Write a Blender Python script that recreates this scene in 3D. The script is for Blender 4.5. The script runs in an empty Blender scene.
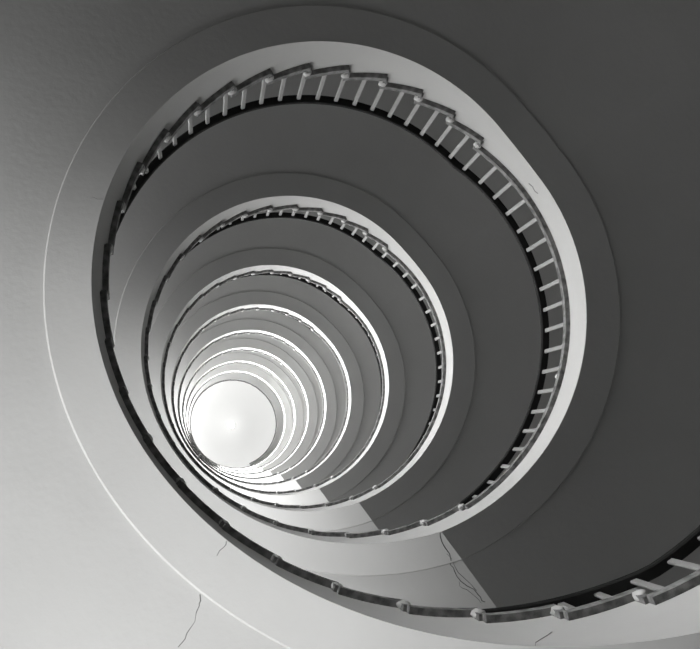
import bpy, bmesh, math, random
from mathutils import Matrix, Vector
random.seed(7)
PI = math.pi
RAD = math.radians
sc = bpy.context.scene
col = sc.collection

# ------------------------------------------------------------------ dimensions (metres)
R = 1.5                    # radius of the open well
H = 4.2                    # storey height
RO = 3.25                  # outer end of the steps = inner face of the round wall
WT = 0.24                  # wall thickness
NF = 10                    # top floor number
RISERS = 26
RISE = H / RISERS
SO_E = 323.2               # where the eased soffit is level again
TH_A, TH_B = 57.5, 305.4   # first and last riser of each flight (degrees)
DTH = (TH_B - TH_A) / (RISERS - 1)
SO_A, SO_B = 68.24, 315.0  # where the sloping soffit starts and ends
T = 0.097 * H              # landing build-up
TT = 0.058                 # step / floor finish thickness
OVER = 0.03                # step end overhang over the fascia
RS = R - OVER
RC = 1.144 * R             # edge of the lower band under each flight
CH = 0.010
BAND = 0.020               # how much lower the inner band is
RAIL_H = 0.228 * H
RAIL_A, RAIL_B = 1.064 * R, 1.101 * R
CEIL = 45.0

# ------------------------------------------------------------------ camera
cam_d = bpy.data.cameras.new('camera')
cam = bpy.data.objects.new('camera', cam_d)
col.objects.link(cam)
F_PX = 428.45 * H / R
cam_d.sensor_width = 36.0
cam_d.sensor_fit = 'HORIZONTAL'
cam_d.lens = F_PX / 700.0 * 36.0
cam_d.shift_x = (350.0 - 205.4) / 700.0
cam_d.shift_y = (448.3 - 324.5) / 700.0
cam_d.clip_start = 0.02
cam.location = (-0.6529 * R, 0.5673 * R, 0.045 * H)
cam.rotation_euler = (PI, 0, 0)
sc.camera = cam

# ------------------------------------------------------------------ sky and exposure
sc.view_settings.view_transform = 'Standard'
sc.view_settings.look = 'None'
sc.view_settings.gamma = 1.0
sc.view_settings.use_curve_mapping = False
sc.view_settings.exposure = 0.0
SKY = 0.15
LOW = 30.0
LOW_UP = 0.01
DAY = 30.0        # daylight through each stair window, W
DAY_UP = 2.3      # the higher storeys look over the roofs and get more
TOP_L, TOP_R = 52.0, 22.0
world = bpy.data.worlds.new('overcast_sky')
sc.world = world
world.use_nodes = True
nt = world.node_tree
nt.nodes.clear()
wo = nt.nodes.new('ShaderNodeOutputWorld')
bg = nt.nodes.new('ShaderNodeBackground')
tc = nt.nodes.new('ShaderNodeTexCoord')
sx = nt.nodes.new('ShaderNodeSeparateXYZ')
rp = nt.nodes.new('ShaderNodeValToRGB')
rp.color_ramp.elements[0].position = 0.49
rp.color_ramp.elements[0].color = (0.10, 0.10, 0.10, 1)
rp.color_ramp.elements[1].position = 0.52
rp.color_ramp.elements[1].color = (1, 1, 1, 1)
ma = nt.nodes.new('ShaderNodeMath'); ma.operation = 'MULTIPLY_ADD'
ma.inputs[1].default_value = 0.5; ma.inputs[2].default_value = 0.5
nt.links.new(tc.outputs['Generated'], sx.inputs[0])
nt.links.new(sx.outputs['Z'], ma.inputs[0])
nt.links.new(ma.outputs[0], rp.inputs[0])
nt.links.new(rp.outputs[0], bg.inputs['Color'])
bg.inputs['Strength'].default_value = SKY
nt.links.new(bg.outputs[0], wo.inputs['Surface'])
world.cycles.sampling_method = 'MANUAL'
world.cycles.sample_map_resolution = 128
sc.cycles.max_bounces = 8
sc.cycles.diffuse_bounces = 6
sc.cycles.sample_clamp_indirect = 6.0
sc.cycles.use_denoising = True


# ------------------------------------------------------------------ materials
def mat(name, c, rough=0.9, var=0.06, scale=1.2, bump=0.0, bscale=40, spec=0.2, fine=0.0):
    m = bpy.data.materials.new(name)
    m.use_nodes = True
    n = m.node_tree.nodes
    l = m.node_tree.links
    b = n['Principled BSDF']
    b.inputs['Roughness'].default_value = rough
    b.inputs['Specular IOR Level'].default_value = spec
    co = n.new('ShaderNodeTexCoord')
    no = n.new('ShaderNodeTexNoise')
    no.inputs['Scale'].default_value = scale
    no.inputs['Detail'].default_value = 6
    no.inputs['Roughness'].default_value = 0.6
    r = n.new('ShaderNodeValToRGB')
    r.color_ramp.elements[0].position = 0.3
    r.color_ramp.elements[1].position = 0.7
    lo = max(0, c * (1 - var)); hi = min(1, c * (1 + var))
    r.color_ramp.elements[0].color = (lo, lo, lo * 0.985, 1)
    r.color_ramp.elements[1].color = (hi, hi, hi * 0.985, 1)
    l.new(co.outputs['Object'], no.inputs['Vector'])
    l.new(no.outputs['Fac'], r.inputs[0])
    out = r.outputs[0]
    if fine > 0:
        n2 = n.new('ShaderNodeTexNoise')
        n2.inputs['Scale'].default_value = 22
        n2.inputs['Detail'].default_value = 5
        l.new(co.outputs['Object'], n2.inputs['Vector'])
        r2 = n.new('ShaderNodeValToRGB')
        r2.color_ramp.elements[0].position = 0.35
        r2.color_ramp.elements[1].position = 0.6
        v = 1 - fine
        r2.color_ramp.elements[0].color = (v, v, v, 1)
        r2.color_ramp.elements[1].color = (1, 1, 1, 1)
        l.new(n2.outputs['Fac'], r2.inputs[0])
        mx = n.new('ShaderNodeMixRGB'); mx.blend_type = 'MULTIPLY'; mx.inputs[0].default_value = 1
        l.new(out, mx.inputs[1]); l.new(r2.outputs[0], mx.inputs[2])
        out = mx.outputs[0]
    l.new(out, b.inputs['Base Color'])
    if bump > 0:
        n3 = n.new('ShaderNodeTexNoise')
        n3.inputs['Scale'].default_value = bscale
        n3.inputs['Detail'].default_value = 4
        l.new(co.outputs['Object'], n3.inputs['Vector'])
        bp = n.new('ShaderNodeBump')
        bp.inputs['Strength'].default_value = bump
        bp.inputs['Distance'].default_value = 0.01
        l.new(n3.outputs['Fac'], bp.inputs['Height'])
        l.new(bp.outputs[0], b.inputs['Normal'])
    return m


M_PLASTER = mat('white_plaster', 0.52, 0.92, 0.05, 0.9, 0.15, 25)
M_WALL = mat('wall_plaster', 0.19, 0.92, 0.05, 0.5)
M_STEP = mat('worn_terrazzo', 0.25, 0.85, 0.25, 7, 0.6, 35, fine=0.55)
M_FLOOR = mat('grey_terrazzo_floor', 0.12, 0.7, 0.12, 3)
M_LUMP = mat('rough_white_plaster', 0.56, 0.95, 0.08, 9, 0.6, 60)
M_BAL = mat('pale_painted_steel', 0.33, 0.5, 0.08, 8, spec=0.4)
M_RAIL = mat('dark_varnished_wood', 0.018, 0.7, 0.3, 5, spec=0.1)
M_CEIL = mat('white_ceiling_paint', 0.86, 0.9, 0.02, 0.5)
M_CRACK = mat('dark_crack', 0.2, 1.0, 0.2, 8)
M_FRAME = mat('grey_window_frame', 0.35, 0.5, 0.05, 4)
M_LAMPB = mat('lamp_metal', 0.6, 0.4, 0.05, 4)


def glass_mat():
    m = bpy.data.materials.new('window_glass')
    m.use_nodes = True
    n = m.node_tree.nodes; l = m.node_tree.links
    n.remove(n['Principled BSDF'])
    tr = n.new('ShaderNodeBsdfTransparent'); tr.inputs[0].default_value = (0.93, 0.93, 0.93, 1)
    gl = n.new('ShaderNodeBsdfGlossy'); gl.inputs['Roughness'].default_value = 0.02
    mx = n.new('ShaderNodeMixShader'); mx.inputs[0].default_value = 0.06
    l.new(tr.outputs[0], mx.inputs[1]); l.new(gl.outputs[0], mx.inputs[2])
    l.new(mx.outputs[0], n['Material Output'].inputs['Surface'])
    return m


def emit_mat(name, s):
    m = bpy.data.materials.new(name)
    m.use_nodes = True
    b = m.node_tree.nodes['Principled BSDF']
    b.inputs['Base Color'].default_value = (0.9, 0.9, 0.9, 1)
    b.inputs['Emission Color'].default_value = (1, 1, 1, 1)
    b.inputs['Emission Strength'].default_value = s
    return m


M_GLASS = glass_mat()
M_GLOBE = emit_mat('lit_opal_glass', 5.0)


# ------------------------------------------------------------------ helpers
def P(r, deg, z):
    a = RAD(deg)
    return (r * math.cos(a), r * math.sin(a), z)


def link(name, me, material, parent=None, smooth=False):
    o = bpy.data.objects.new(name, me)
    col.objects.link(o)
    if material is not None and not me.materials:
        me.materials.append(material)
    if parent is not None:
        o.parent = parent
    if smooth:
        for p in me.polygons:
            p.use_smooth = True
    return o


def mesh(name, verts, faces):
    me = bpy.data.meshes.new(name)
    me.from_pydata(verts, [], faces)
    bm = bmesh.new()
    bm.from_mesh(me)
    bmesh.ops.recalc_face_normals(bm, faces=bm.faces)
    bm.to_mesh(me)
    bm.free()
    me.update()
    return me


def empty(name, label, cat, group=None, kind=None, loc=(0, 0, 0)):
    o = bpy.data.objects.new(name, None)
    o.empty_display_size = 0.2
    col.objects.link(o)
    o.location = loc
    tag(o, label, cat, group, kind)
    return o


def tag(o, label=None, cat=None, group=None, kind=None):
    if label: o['label'] = label
    if cat: o['category'] = cat
    if group: o['group'] = group
    if kind: o['kind'] = kind
    return o


def sweep(sections):
    """sections: list of equal-length closed profiles (3-D points) -> verts, faces with end caps"""
    V = []; Fc = []
    n = len(sections[0])
    for s in sections:
        V.extend(s)
    for i in range(len(sections) - 1):
        for j in range(n):
            a = i * n + j; b = i * n + (j + 1) % n
            Fc.append((a, b, b + n, a + n))
    Fc.append(tuple(range(n)))
    Fc.append(tuple(range((len(sections) - 1) * n, len(sections) * n)))
    return V, Fc


def arc_block(r0, r1, t0, t1, z0, z1, seg=4):
    S = []
    for i in range(seg + 1):
        t = t0 + (t1 - t0) * i / seg
        S.append([P(r0, t, z0), P(r1, t, z0), P(r1, t, z1), P(r0, t, z1)])
    return sweep(S)


def add(VF, WF):
    V, Fc = VF
    k = len(V)
    V.extend(WF[0])
    Fc.extend(tuple(i + k for i in f) for f in WF[1])


def smooth_by_angle(me, ang=30):
    for p in me.polygons:
        p.use_smooth = True
    bm = bmesh.new(); bm.from_mesh(me)
    for e in bm.edges:
        if len(e.link_faces) == 2 and e.calc_face_angle(0) > RAD(ang):
            e.smooth = False
    bm.to_mesh(me); bm.free()


def lineA(r):
    """angle at which the sloping soffit leaves the landing: a straight joint, not quite radial"""
    return 53.7 + math.degrees(math.asin(0.251 * R / r))


def soffit(th, base, r=None):
    """underside height of the stair above the landing whose floor is at base; th in [-45, 330]"""
    r = r or R
    A = lineA(r)
    B = SO_B + math.degrees(math.asin(0.145 * R / r)) - 8.3
    if th <= A:
        return base - T
    s = H / (B - A)
    w = 8.0                                   # eased into the next landing
    if th < B - w:
        g = (th - A) * s
    elif th < B + w:
        u = th - (B - w)
        g = (B - w - A) * s + s * (u - u * u / (4 * w))
    else:
        g = H
    return base - T + g


def finish_top(th, base):
    """top of finish at th (SO range of one storey)"""
    if th < TH_A - 1e-6:
        return base
    i = int((th - TH_A + 1e-6) / DTH) + 1
    return base + min(i, RISERS) * RISE


def body_mesh(t0, t1, base, level=False, top_only=False):
    """concrete body between the soffit and the underside of the steps"""
    cuts = [t0]
    t = t0
    brk = sorted([TH_A + DTH * i for i in range(RISERS)] + [SO_A])
    marks = []
    for b in brk:
        if t0 + 1e-4 < b < t1 - 1e-4:
            marks.append(b)
    pts = [t0] + marks + [t1]
    secs = []

    RR = [R, RC, RC + CH] + [RC + CH + (RO - RC - CH) * q / 6 for q in range(1, 7)]

    def sec(th, zt):
        # columns near the joint lean with it
        w = max(0.0, 1 - abs(th - SO_A) / 45.0)
        out = []
        for j, r in enumerate(RR):
            t = th + w * (lineA(r) - SO_A)
            b_ = base
            if t < -30 and t + 360 < SO_E + 5:
                z = soffit(t + 360, base - H, r)
            else:
                z = soffit(t, base, r)
            if level: z = base - T
            out.append(P(r, t, z + (BAND if j >= 2 else 0)))
        t = th + w * (lineA(RO) - SO_A)
        return out + [P(RO, t, zt), P(R, th, zt)]
    for a, b in zip(pts[:-1], pts[1:]):
        zt = (base if top_only else finish_top((a + b) / 2, base)) - TT
        n = max(2, int((b - a) / 1.7 + 0.5) * (2 if a > 295 else 1))
        for i in range(n + 1):
            th = a + (b - a) * i / n
            secs.append(sec(th, zt))
    me = mesh('stair_body', *sweep(secs))
    bm = bmesh.new(); bm.from_mesh(me)
    bmesh.ops.remove_doubles(bm, verts=bm.verts, dist=1e-5)
    bmesh.ops.dissolve_degenerate(bm, dist=1e-5, edges=bm.edges)
    bmesh.ops.recalc_face_normals(bm, faces=bm.faces)
    bm.to_mesh(me); bm.free()
    smooth_by_angle(me, 12)
    return me


# ------------------------------------------------------------------ the round shell
WIN_TH = (122.0, 145.0, 168.0, 190.0)     # window columns, following the flight
LOW_TH = 211.0                     # a column of tall windows standing lower, above the treads
LOW_H = 2.3
WIN_W = 19.0                       # degrees
WIN_H = 1.9


def win_rows(thc):
    """bottom heights of the windows in one column, storey by storey"""
    out = []
    for k in range(NF - 1):
        head = soffit(thc - WIN_W / 2, k * H, RO) + H - 0.15
        out.append((k, head - WIN_H))
    return out


def wall_block(VF, t0, t1, z0, z1):
    n = max(1, int((t1 - t0) / 4 + 0.5))
    add(VF, arc_block(RO, RO + WT, t0, t1, z0, z1, n))


CL_Z0, CL_Z1 = NF * H + 0.9, CEIL - 0.35       # windows of the top room
left = ([], []); right = ([], [])
cols = []
for c in WIN_TH:
    cols.append((c - WIN_W / 2, c + WIN_W / 2, [(z, z + WIN_H) for k, z in win_rows(c)]))
cols.append((LOW_TH - WIN_W / 2, LOW_TH + WIN_W / 2, [(finish_top(LOW_TH, k * H) + 0.7, finish_top(LOW_TH, k * H) + 0.7 + LOW_H) for k in range(NF - 1)]))
edges = sorted(cols)
prev = 108.0
for a, b, rows in edges:
    wall_block(left, prev, a, 0, NF * H)
    z = 0
    for lo, hi in rows:
        wall_block(left, a, b, z, lo)
        z = hi
    if z < NF * H:
        wall_block(left, a, b, z, NF * H)
    prev = b
wall_block(left, prev, 270, 0, NF * H)
wall_block(right, 270, 468, 0, NF * H)
# top room: a ring of windows
TOPC = [165 + 30 * i for i in range(12)]
for c in TOPC:
    VF = left if 120 <= c <= 270 else right
    wall_block(VF, c - 15, c - 11, NF * H, CEIL)
    wall_block(VF, c + 11, c + 15, NF * H, CEIL)
    wall_block(VF, c - 11, c + 11, NF * H, CL_Z0)
    wall_block(VF, c - 11, c + 11, CL_Z1, CEIL)
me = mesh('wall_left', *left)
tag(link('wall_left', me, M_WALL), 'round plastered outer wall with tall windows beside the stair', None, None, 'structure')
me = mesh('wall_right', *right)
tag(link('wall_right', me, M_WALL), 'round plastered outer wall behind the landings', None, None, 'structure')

# ground floor and ceiling
VF = arc_block(0.0001, RO + WT, 0, 360, -0.25, 0.0, 72)
tag(link('floor', mesh('floor', *VF), M_FLOOR), 'grey terrazzo ground floor of the stairwell', None, None, 'structure')
VF = arc_block(0.0001, RO + WT, 0, 360, CEIL, CEIL + 0.25, 72)
tag(link('ceiling', mesh('ceiling', *VF), M_CEIL), 'white painted ceiling over the top of the well', None, None, 'structure')

# ------------------------------------------------------------------ windows
WN = 0


def make_window(thc, w_deg, z0, z1, n_v, light, spread=180, tilt=0):
    global WN
    WN += 1
    e = empty('window_%d' % WN, None, None, None, 'structure', P(RO + WT * 0.8, thc, z0))
    e.rotation_euler.z = RAD(thc)
    half = (RO + WT * 0.8) * math.tan(RAD(w_deg / 2)) * 0.985
    h = z1 - z0
    fw = 0.06
    V = []; Fc = []

    def box(y0, y1, a, b, x0=-0.035, x1=0.035):
        k = len(V)
        for x in (x0, x1):
            V.extend([(x, y0, a), (x, y1, a), (x, y1, b), (x, y0, b)])
        for f in ((0, 1, 2, 3), (4, 5, 6, 7), (0, 1, 5, 4), (1, 2, 6, 5), (2, 3, 7, 6), (3, 0, 4, 7)):
            Fc.append(tuple(i + k for i in f))
    box(-half, half, 0, fw); box(-half, half, h - fw, h)
    box(-half, -half + fw, fw, h - fw); box(half - fw, half, fw, h - fw)
    link('window_frame', mesh('window_frame', V, Fc), M_FRAME, e)
    for i in range(1, n_v):
        V = []; Fc = []
        y = -half + 2 * half * i / n_v
        box(y - 0.025, y + 0.025, fw, h - fw)
        link('mullion', mesh('mullion', V, Fc), M_FRAME, e)
    for i in range(n_v):
        V = []; Fc = []
        y0 = -half + 2 * half * i / n_v; y1 = -half + 2 * half * (i + 1) / n_v
        box(y0 + 0.03, y1 - 0.03, fw * 0.8, h - fw * 0.8, -0.004, 0.004)
        link('pane', mesh('pane', V, Fc), M_GLASS, e)
    ld = bpy.data.lights.new('daylight', 'AREA')
    ld.shape = 'RECTANGLE'
    ld.size = 2 * half * 0.94
    ld.size_y = h * 0.96
    ld.energy = light
    ld.spread = RAD(spread)
    lo = bpy.data.objects.new('daylight', ld)
    col.objects.link(lo)
    d = Vector((-math.cos(RAD(thc)), -math.sin(RAD(thc)), -math.tan(RAD(tilt))))
    lo.location = Vector(P(RO + WT * 0.3, thc, z0 + h / 2))
    lo.rotation_euler = d.to_track_quat('-Z', 'Z').to_euler()


for c, share in zip(WIN_TH, (1.4, 1.05, 0.95, 0.7)):     # lamp strength per window column, weighted towards the first
    for k, z in win_rows(c):
        make_window(c, WIN_W, z, z + WIN_H, 3, share * DAY * (1 + DAY_UP * (0.06 * max(0, k - 1) + 0.15 * max(0, k - 1) ** 2)), 170, 0)
for k in range(NF - 1):
    z = finish_top(LOW_TH, k * H) + 0.7
    make_window(LOW_TH, WIN_W, z, z + LOW_H, 2, LOW * (1 + LOW_UP * max(0, k - 1) ** 2), 64, 5)
for c in TOPC:
    make_window(c, 22, CL_Z0, CL_Z1, 2, TOP_L if 120 < c < 240 else TOP_R, 180, -8)

# ------------------------------------------------------------------ shared meshes of the stair pieces
# one step: tread slab with nosing + riser slab, at riser angle 0, tread top at z = 0
VF = ([], [])
add(VF, arc_block(RS, RO, -0.15, DTH + 0.45, -TT, 0, 6))
add(VF, arc_block(RS + 0.004, RO, 0.0, 1.0, -RISE, -TT, 2))
ME_STEP = mesh('step', *VF)
ME_STEP.materials.append(M_STEP)


def lump_mesh(seed):
    rnd = random.Random(seed)
    bm = bmesh.new()
    bmesh.ops.create_icosphere(bm, subdivisions=2, radius=1)
    for v in bm.verts:
        f = 1 + rnd.uniform(-0.26, 0.2)
        v.co = Vector((v.co.x * 0.020 * f, v.co.y * 0.029 * f, v.co.z * 0.042 * f))
    me = bpy.data.meshes.new('plaster_lump')
    bm.to_mesh(me); bm.free()
    for p in me.polygons: p.use_smooth = True
    me.materials.append(M_LUMP)
    return me


ME_LUMP = [lump_mesh(s) for s in range(5)]


def bar_mesh(h, w=0.030, d=0.016):
    bm = bmesh.new()
    bmesh.ops.create_cube(bm, size=1)
    for v in bm.verts:
        v.co = Vector((v.co.x * d, v.co.y * w, (v.co.z + 0.5) * h))
    bmesh.ops.bevel(bm, geom=[e for e in bm.edges if abs(e.verts[0].co.z - e.verts[1].co.z) > 0.1],
                    offset=0.004, segments=1, affect='EDGES')
    me = bpy.data.meshes.new('baluster')
    bm.to_mesh(me); bm.free()
    me.materials.append(M_BAL)
    return me


BAR_CACHE = {}


def bar_for(h):
    k = round(h, 3)
    if k not in BAR_CACHE:
        BAR_CACHE[k] = bar_mesh(k)
    return BAR_CACHE[k]


def rail_z(th, base):
    """underside of the handrail over one storey, th in [-54.6, 305.4]"""
    if th <= TH_A:
        return base + RAIL_H
    return base + RAIL_H + (th - TH_A) / (TH_B - TH_A) * H


NTH = ['ground', 'first', 'second', 'third', 'fourth', 'fifth', 'sixth', 'seventh', 'eighth', 'ninth', 'tenth']


def flight_word(k):
    if k == 1: return 'lowest flight, leaving the lowest landing'
    if k == NF - 1: return 'topmost flight, ending at the top landing'
    return '%s flight counted from the lowest' % NTH[k]


# ------------------------------------------------------------------ cracks: thin ribbons lying on the soffit
def soffit_point(r, th, base):
    z = soffit(th, base, r) + (BAND if r > RC + CH else BAND * max(0, (r - RC) / CH))
    return Vector(P(r, th, z - 0.0015))


def crack(parent, base, pts, w, seed, m=None, name='crack'):
    rnd = random.Random(seed)
    fine = []
    for (r0, t0), (r1, t1) in zip(pts[:-1], pts[1:]):
        n = max(2, int(math.hypot((r1 - r0), RAD(t1 - t0) * r0) / 0.06))
        for i in range(n):
            u = i / n
            j = 0.012 if 0 < i else 0
            fine.append((r0 + (r1 - r0) * u + rnd.uniform(-j, j), t0 + (t1 - t0) * u + rnd.uniform(-j, j) * 25))
    fine.append(pts[-1])
    V = []; Fc = []
    C = [soffit_point(r, t, base) for r, t in fine]
    for i, c in enumerate(C):
        d = (C[min(i + 1, len(C) - 1)] - C[max(i - 1, 0)]).normalized()
        s = d.cross(Vector((0, 0, 1))).normalized() * (w * rnd.uniform(0.5, 1.2) / 2)
        V += [c + s, c - s, c - s + Vector((0, 0, 0.004)), c + s + Vector((0, 0, 0.004))]
    for i in range(len(C) - 1):
        a = i * 4
        for j in range(4):
            Fc.append((a + j, a + (j + 1) % 4, a + 4 + (j + 1) % 4, a + 4 + j))
    link(name, mesh(name, [tuple(v) for v in V], Fc), m or M_CRACK, parent)


# ------------------------------------------------------------------ the stair, storey by storey
ROOT = {}
for k in range(1, NF):
    base = k * H
    fl = empty('stair_flight', 'curved concrete stair flight with pale plaster underside, ' + flight_word(k), 'stairs',
               'curved flights of the spiral staircase', None, (0, 0, base))
    # ---- concrete body
    me = body_mesh(SO_A, SO_E, base)
    me.transform(Matrix.Translation((0, 0, -base)))
    body = link('slab', me, M_PLASTER, fl)
    ROOT[k] = (fl, body)
    # ---- steps
    for i in range(RISERS - 1):
        o = link('step', ME_STEP, None, fl)
        o.location.z = (i + 1) * RISE
        o.rotation_euler.z = RAD(TH_A + i * DTH)
        if k <= 6:
            lm = link('plaster_lump', ME_LUMP[(i * 3 + k) % 5], None, o)
            lm.location = (RS + 0.014, 0.008, -0.080)
    # last riser, below the landing edge
for k in range(1, NF + 1):
    base = k * H
    if k == NF: w = 'topmost landing below the white ceiling'
    elif k == 1: w = 'lowest landing over the ground floor'
    else: w = '%s landing up from the ground floor' % NTH[k]
    la = empty('stair_landing', 'flat curved concrete landing with shaded plaster underside, ' + w, 'landing',
               'landings of the spiral staircase', None, (0, 0, base))
    e1 = SO_A
    if k < NF:
        me = body_mesh(SO_E - 360, SO_A, base)
    else:
        me = body_mesh(SO_E - 360, SO_A, base, top_only=True)
    me.transform(Matrix.Translation((0, 0, -base)))
    link('slab', me, M_PLASTER, la)
    VF = ([], [])
    end = TH_A if k < NF else SO_A
    add(VF, arc_block(RS, RO, TH_B - 360 - 0.15, end, -TT, 0, 66))
    link('floor_slab', mesh('floor_slab', *VF), M_STEP, la)
    VF = arc_block(RS + 0.004, RO, TH_B - 360, TH_B - 360 + 1.0, -RISE, -TT, 2)
    link('riser', mesh('riser', *VF), M_STEP, la)
    if k <= 7:
        lm = link('plaster_lump', ME_LUMP[k % 5], None, la)
        q = Matrix.Rotation(RAD(TH_B), 4, 'Z') @ Vector((RS + 0.014, 0.008, -0.080))
        lm.location = q
        lm.rotation_euler.z = RAD(TH_B)

# ---- railings: one per storey, landing stretch then the flight above it
RB = (RAIL_A + RAIL_B) / 2
for k in range(1, NF + 1):
    base = k * H
    if k == NF: w = 'around the topmost landing below the white ceiling'
    elif k == 1: w = 'along the lowest landing and the flight above it'
    else: w = 'along the %s landing and the flight above it' % NTH[k]
    ra = empty('stair_railing', 'dark handrail on slim pale balusters ' + w, 'railing',
               'railings of the spiral staircase', None, (0, 0, base))
    t0 = TH_B - 360 if k > 0 else TH_A - 3
    t1 = TH_B if k < NF else SO_A - 1.5
    n = int((t1 - t0) / 2) + 1
    secs = []
    for i in range(n + 1):
        t = t0 + (t1 - t0) * i / n
        z = rail_z(t, 0) if k < NF else RAIL_H
        prof = [(RAIL_A + .006, 0), (RAIL_B - .006, 0), (RAIL_B, .008), (RAIL_B, .04), (RAIL_B - .012, .055),
                (RAIL_A + .012, .055), (RAIL_A, .04), (RAIL_A, .008)]
        secs.append([P(r, t, z + dz) for r, dz in prof])
    me = mesh('handrail', *sweep(secs))
    smooth_by_angle(me, 35)
    link('handrail', me, M_RAIL, ra)
    spots = []
    if k > 0:
        m = 20
        for i in range(m):
            spots.append((TH_B - 360 + 2.5 + i * 5.6, 0.0))
    if k < NF:
        for i in range(RISERS - 1):
            for u in (0.25, 0.75):
                spots.append((TH_A + (i + u) * DTH, (i + 1) * RISE))
    joined = ([], [])
    for th, z in spots:
        hgt = (rail_z(th, 0) if k < NF else RAIL_H) - z + 0.01
        me = bar_for(hgt)
        if k <= 5:
            o = link('baluster', me, None, ra)
            o.location = P(RB, th, z)
            o.rotation_euler.z = RAD(th)
        else:
            mx = Matrix.Translation(P(RB, th, z)) @ Matrix.Rotation(RAD(th), 4, 'Z')
            add(joined, ([tuple(mx @ v.co) for v in me.vertices], [tuple(p.vertices) for p in me.polygons]))
    if joined[0]:
        o = link('balusters', mesh('balusters', *joined), M_BAL, ra)
        tag(o, kind='stuff')

# ---- cracks in the plaster
def rt(L, dt=0.0):
    return [(r * R, t + dt) for r, t in L]


def fascia_crack(parent, pts, w, zoff):
    """a crack in the upright face of the stringer: (angle, height) points"""
    V = []; Fc = []
    for i, (t, z) in enumerate(pts):
        V += [P(R - .0015, t, z - zoff - w / 2), P(R - .0015, t, z - zoff + w / 2), P(R + .003, t, z - zoff + w / 2), P(R + .003, t, z - zoff - w / 2)]
    for i in range(len(pts) - 1):
        for j in range(4):
            Fc.append((i * 4 + j, i * 4 + (j + 1) % 4, i * 4 + 4 + (j + 1) % 4, i * 4 + 4 + j))
    link('crack', mesh('crack', V, Fc), M_CRACK, parent)


fl2, body2 = ROOT[2]
CA = [(1.003, 68.6), (1.0394, 68.9), (1.1041, 68.2), (1.1548, 68.8), (1.1855, 68.4), (1.2374, 68.0), (1.291, 66.3), (1.3334, 65.8), (1.3596, 65.4)]
crack(body2, 0, rt(CA), 0.008, 3)
crack(body2, 0, rt([(1.10, 68.3), (1.16, 67.6), (1.22, 66.9), (1.30, 65.5)], 0.5), 0.0035, 4)
crack(body2, 0, rt([(1.2374, 68.0), (1.27, 67.9), (1.31, 66.6), (1.3596, 65.8)], 0.3), 0.004, 5)
fl1, body1 = ROOT[1]
crack(body1, 0, rt([(1.003, 126.7), (1.0189, 126.45), (1.0483, 126.48)]), 0.0035, 6)
crack(body1, 0, rt([(1.1546, 125.27), (1.175, 124.7), (1.1967, 124.36), (1.255, 123.9), (1.298, 123.85)]), 0.0045, 7)
crack(body1, 0, rt([(1.0531, 192.8), (1.0268, 192.83), (1.003, 193.0)]), 0.003, 8)
la2 = [o for o in bpy.data.objects if o.name.startswith('stair_landing')][1]
slab2 = [c for c in la2.children if c.name.startswith('slab')][0]
z0 = 0.045 * H
fascia_crack(slab2, [(-37.9, 1.911 * H + z0), (-36.6, 1.906 * H + z0), (-35.3, 1.9095 * H + z0), (-34.4, 1.904 * H + z0)], 0.012, 2 * H)
fascia_crack(body1, [(81.7, 0.985 * H + z0), (83.0, 0.972 * H + z0), (84.2, 0.961 * H + z0), (85.6, 0.947 * H + z0), (86.3, 0.932 * H + z0)], 0.005, 1 * H)

# ---- a small tag left on the railing of the second landing
tg = empty('paper_tag', 'small white tag tied to a baluster of the second landing railing', 'tag', None, None, P(1.055 * R, 12.4, 2 * H + 0.40))
tg.rotation_euler.z = RAD(12.0)


def small_box(name, sx_, sy_, sz_, m, parent, loc=(0, 0, 0), rot=(0, 0, 0)):
    bm = bmesh.new()
    bmesh.ops.create_cube(bm, size=1)
    for v in bm.verts:
        v.co = Vector((v.co.x * sx_, v.co.y * sy_, v.co.z * sz_))
    bmesh.ops.bevel(bm, geom=list(bm.edges), offset=min(sx_, sy_, sz_) * 0.3, segments=1, affect='EDGES')
    me = bpy.data.meshes.new(name)
    bm.to_mesh(me); bm.free()
    o = link(name, me, m, parent)
    o.location = loc; o.rotation_euler = rot
    return o


M_TAG = mat('white_card', 0.85, 0.6, 0.03, 9)
small_box('card', 0.016, 0.026, 0.06, M_TAG, tg, (0, 0, 0), (0.35, 0, 0))
small_box('string', 0.004, 0.052, 0.004, M_RAIL, tg, (0.012, -0.026, 0.042), (-0.6, 0, 0))

# ------------------------------------------------------------------ the ceiling lamp
la = empty('ceiling_lamp', 'small lit opal globe lamp fixed in the middle of the white ceiling', 'lamp', None, None, (0, 0, CEIL))


def lathe(name, prof, m, parent, n=28):
    V = []; Fc = []
    for r, z in prof:
        for j in range(n):
            a = 2 * PI * j / n
            V.append((r * math.cos(a), r * math.sin(a), z))
    for i in range(len(prof) - 1):
        for j in range(n):
            Fc.append((i * n + j, i * n + (j + 1) % n, (i + 1) * n + (j + 1) % n, (i + 1) * n + j))
    Fc.append(tuple(range(n))); Fc.append(tuple(range((len(prof) - 1) * n, len(prof) * n)))
    return link(name, mesh(name, V, Fc), m, parent, True)


lathe('ceiling_rose', [(0.11, 0.0), (0.11, -0.03), (0.04, -0.06), (0.03, -0.16), (0.07, -0.19), (0.07, -0.22)], M_LAMPB, la)
lathe('globe', [(0.04, -0.205)] + [(0.11 * math.sin(RAD(a)), -0.31 + 0.11 * math.cos(RAD(a))) for a in range(20, 180, 12)] + [(0.002, -0.42)],
      M_GLOBE, la)
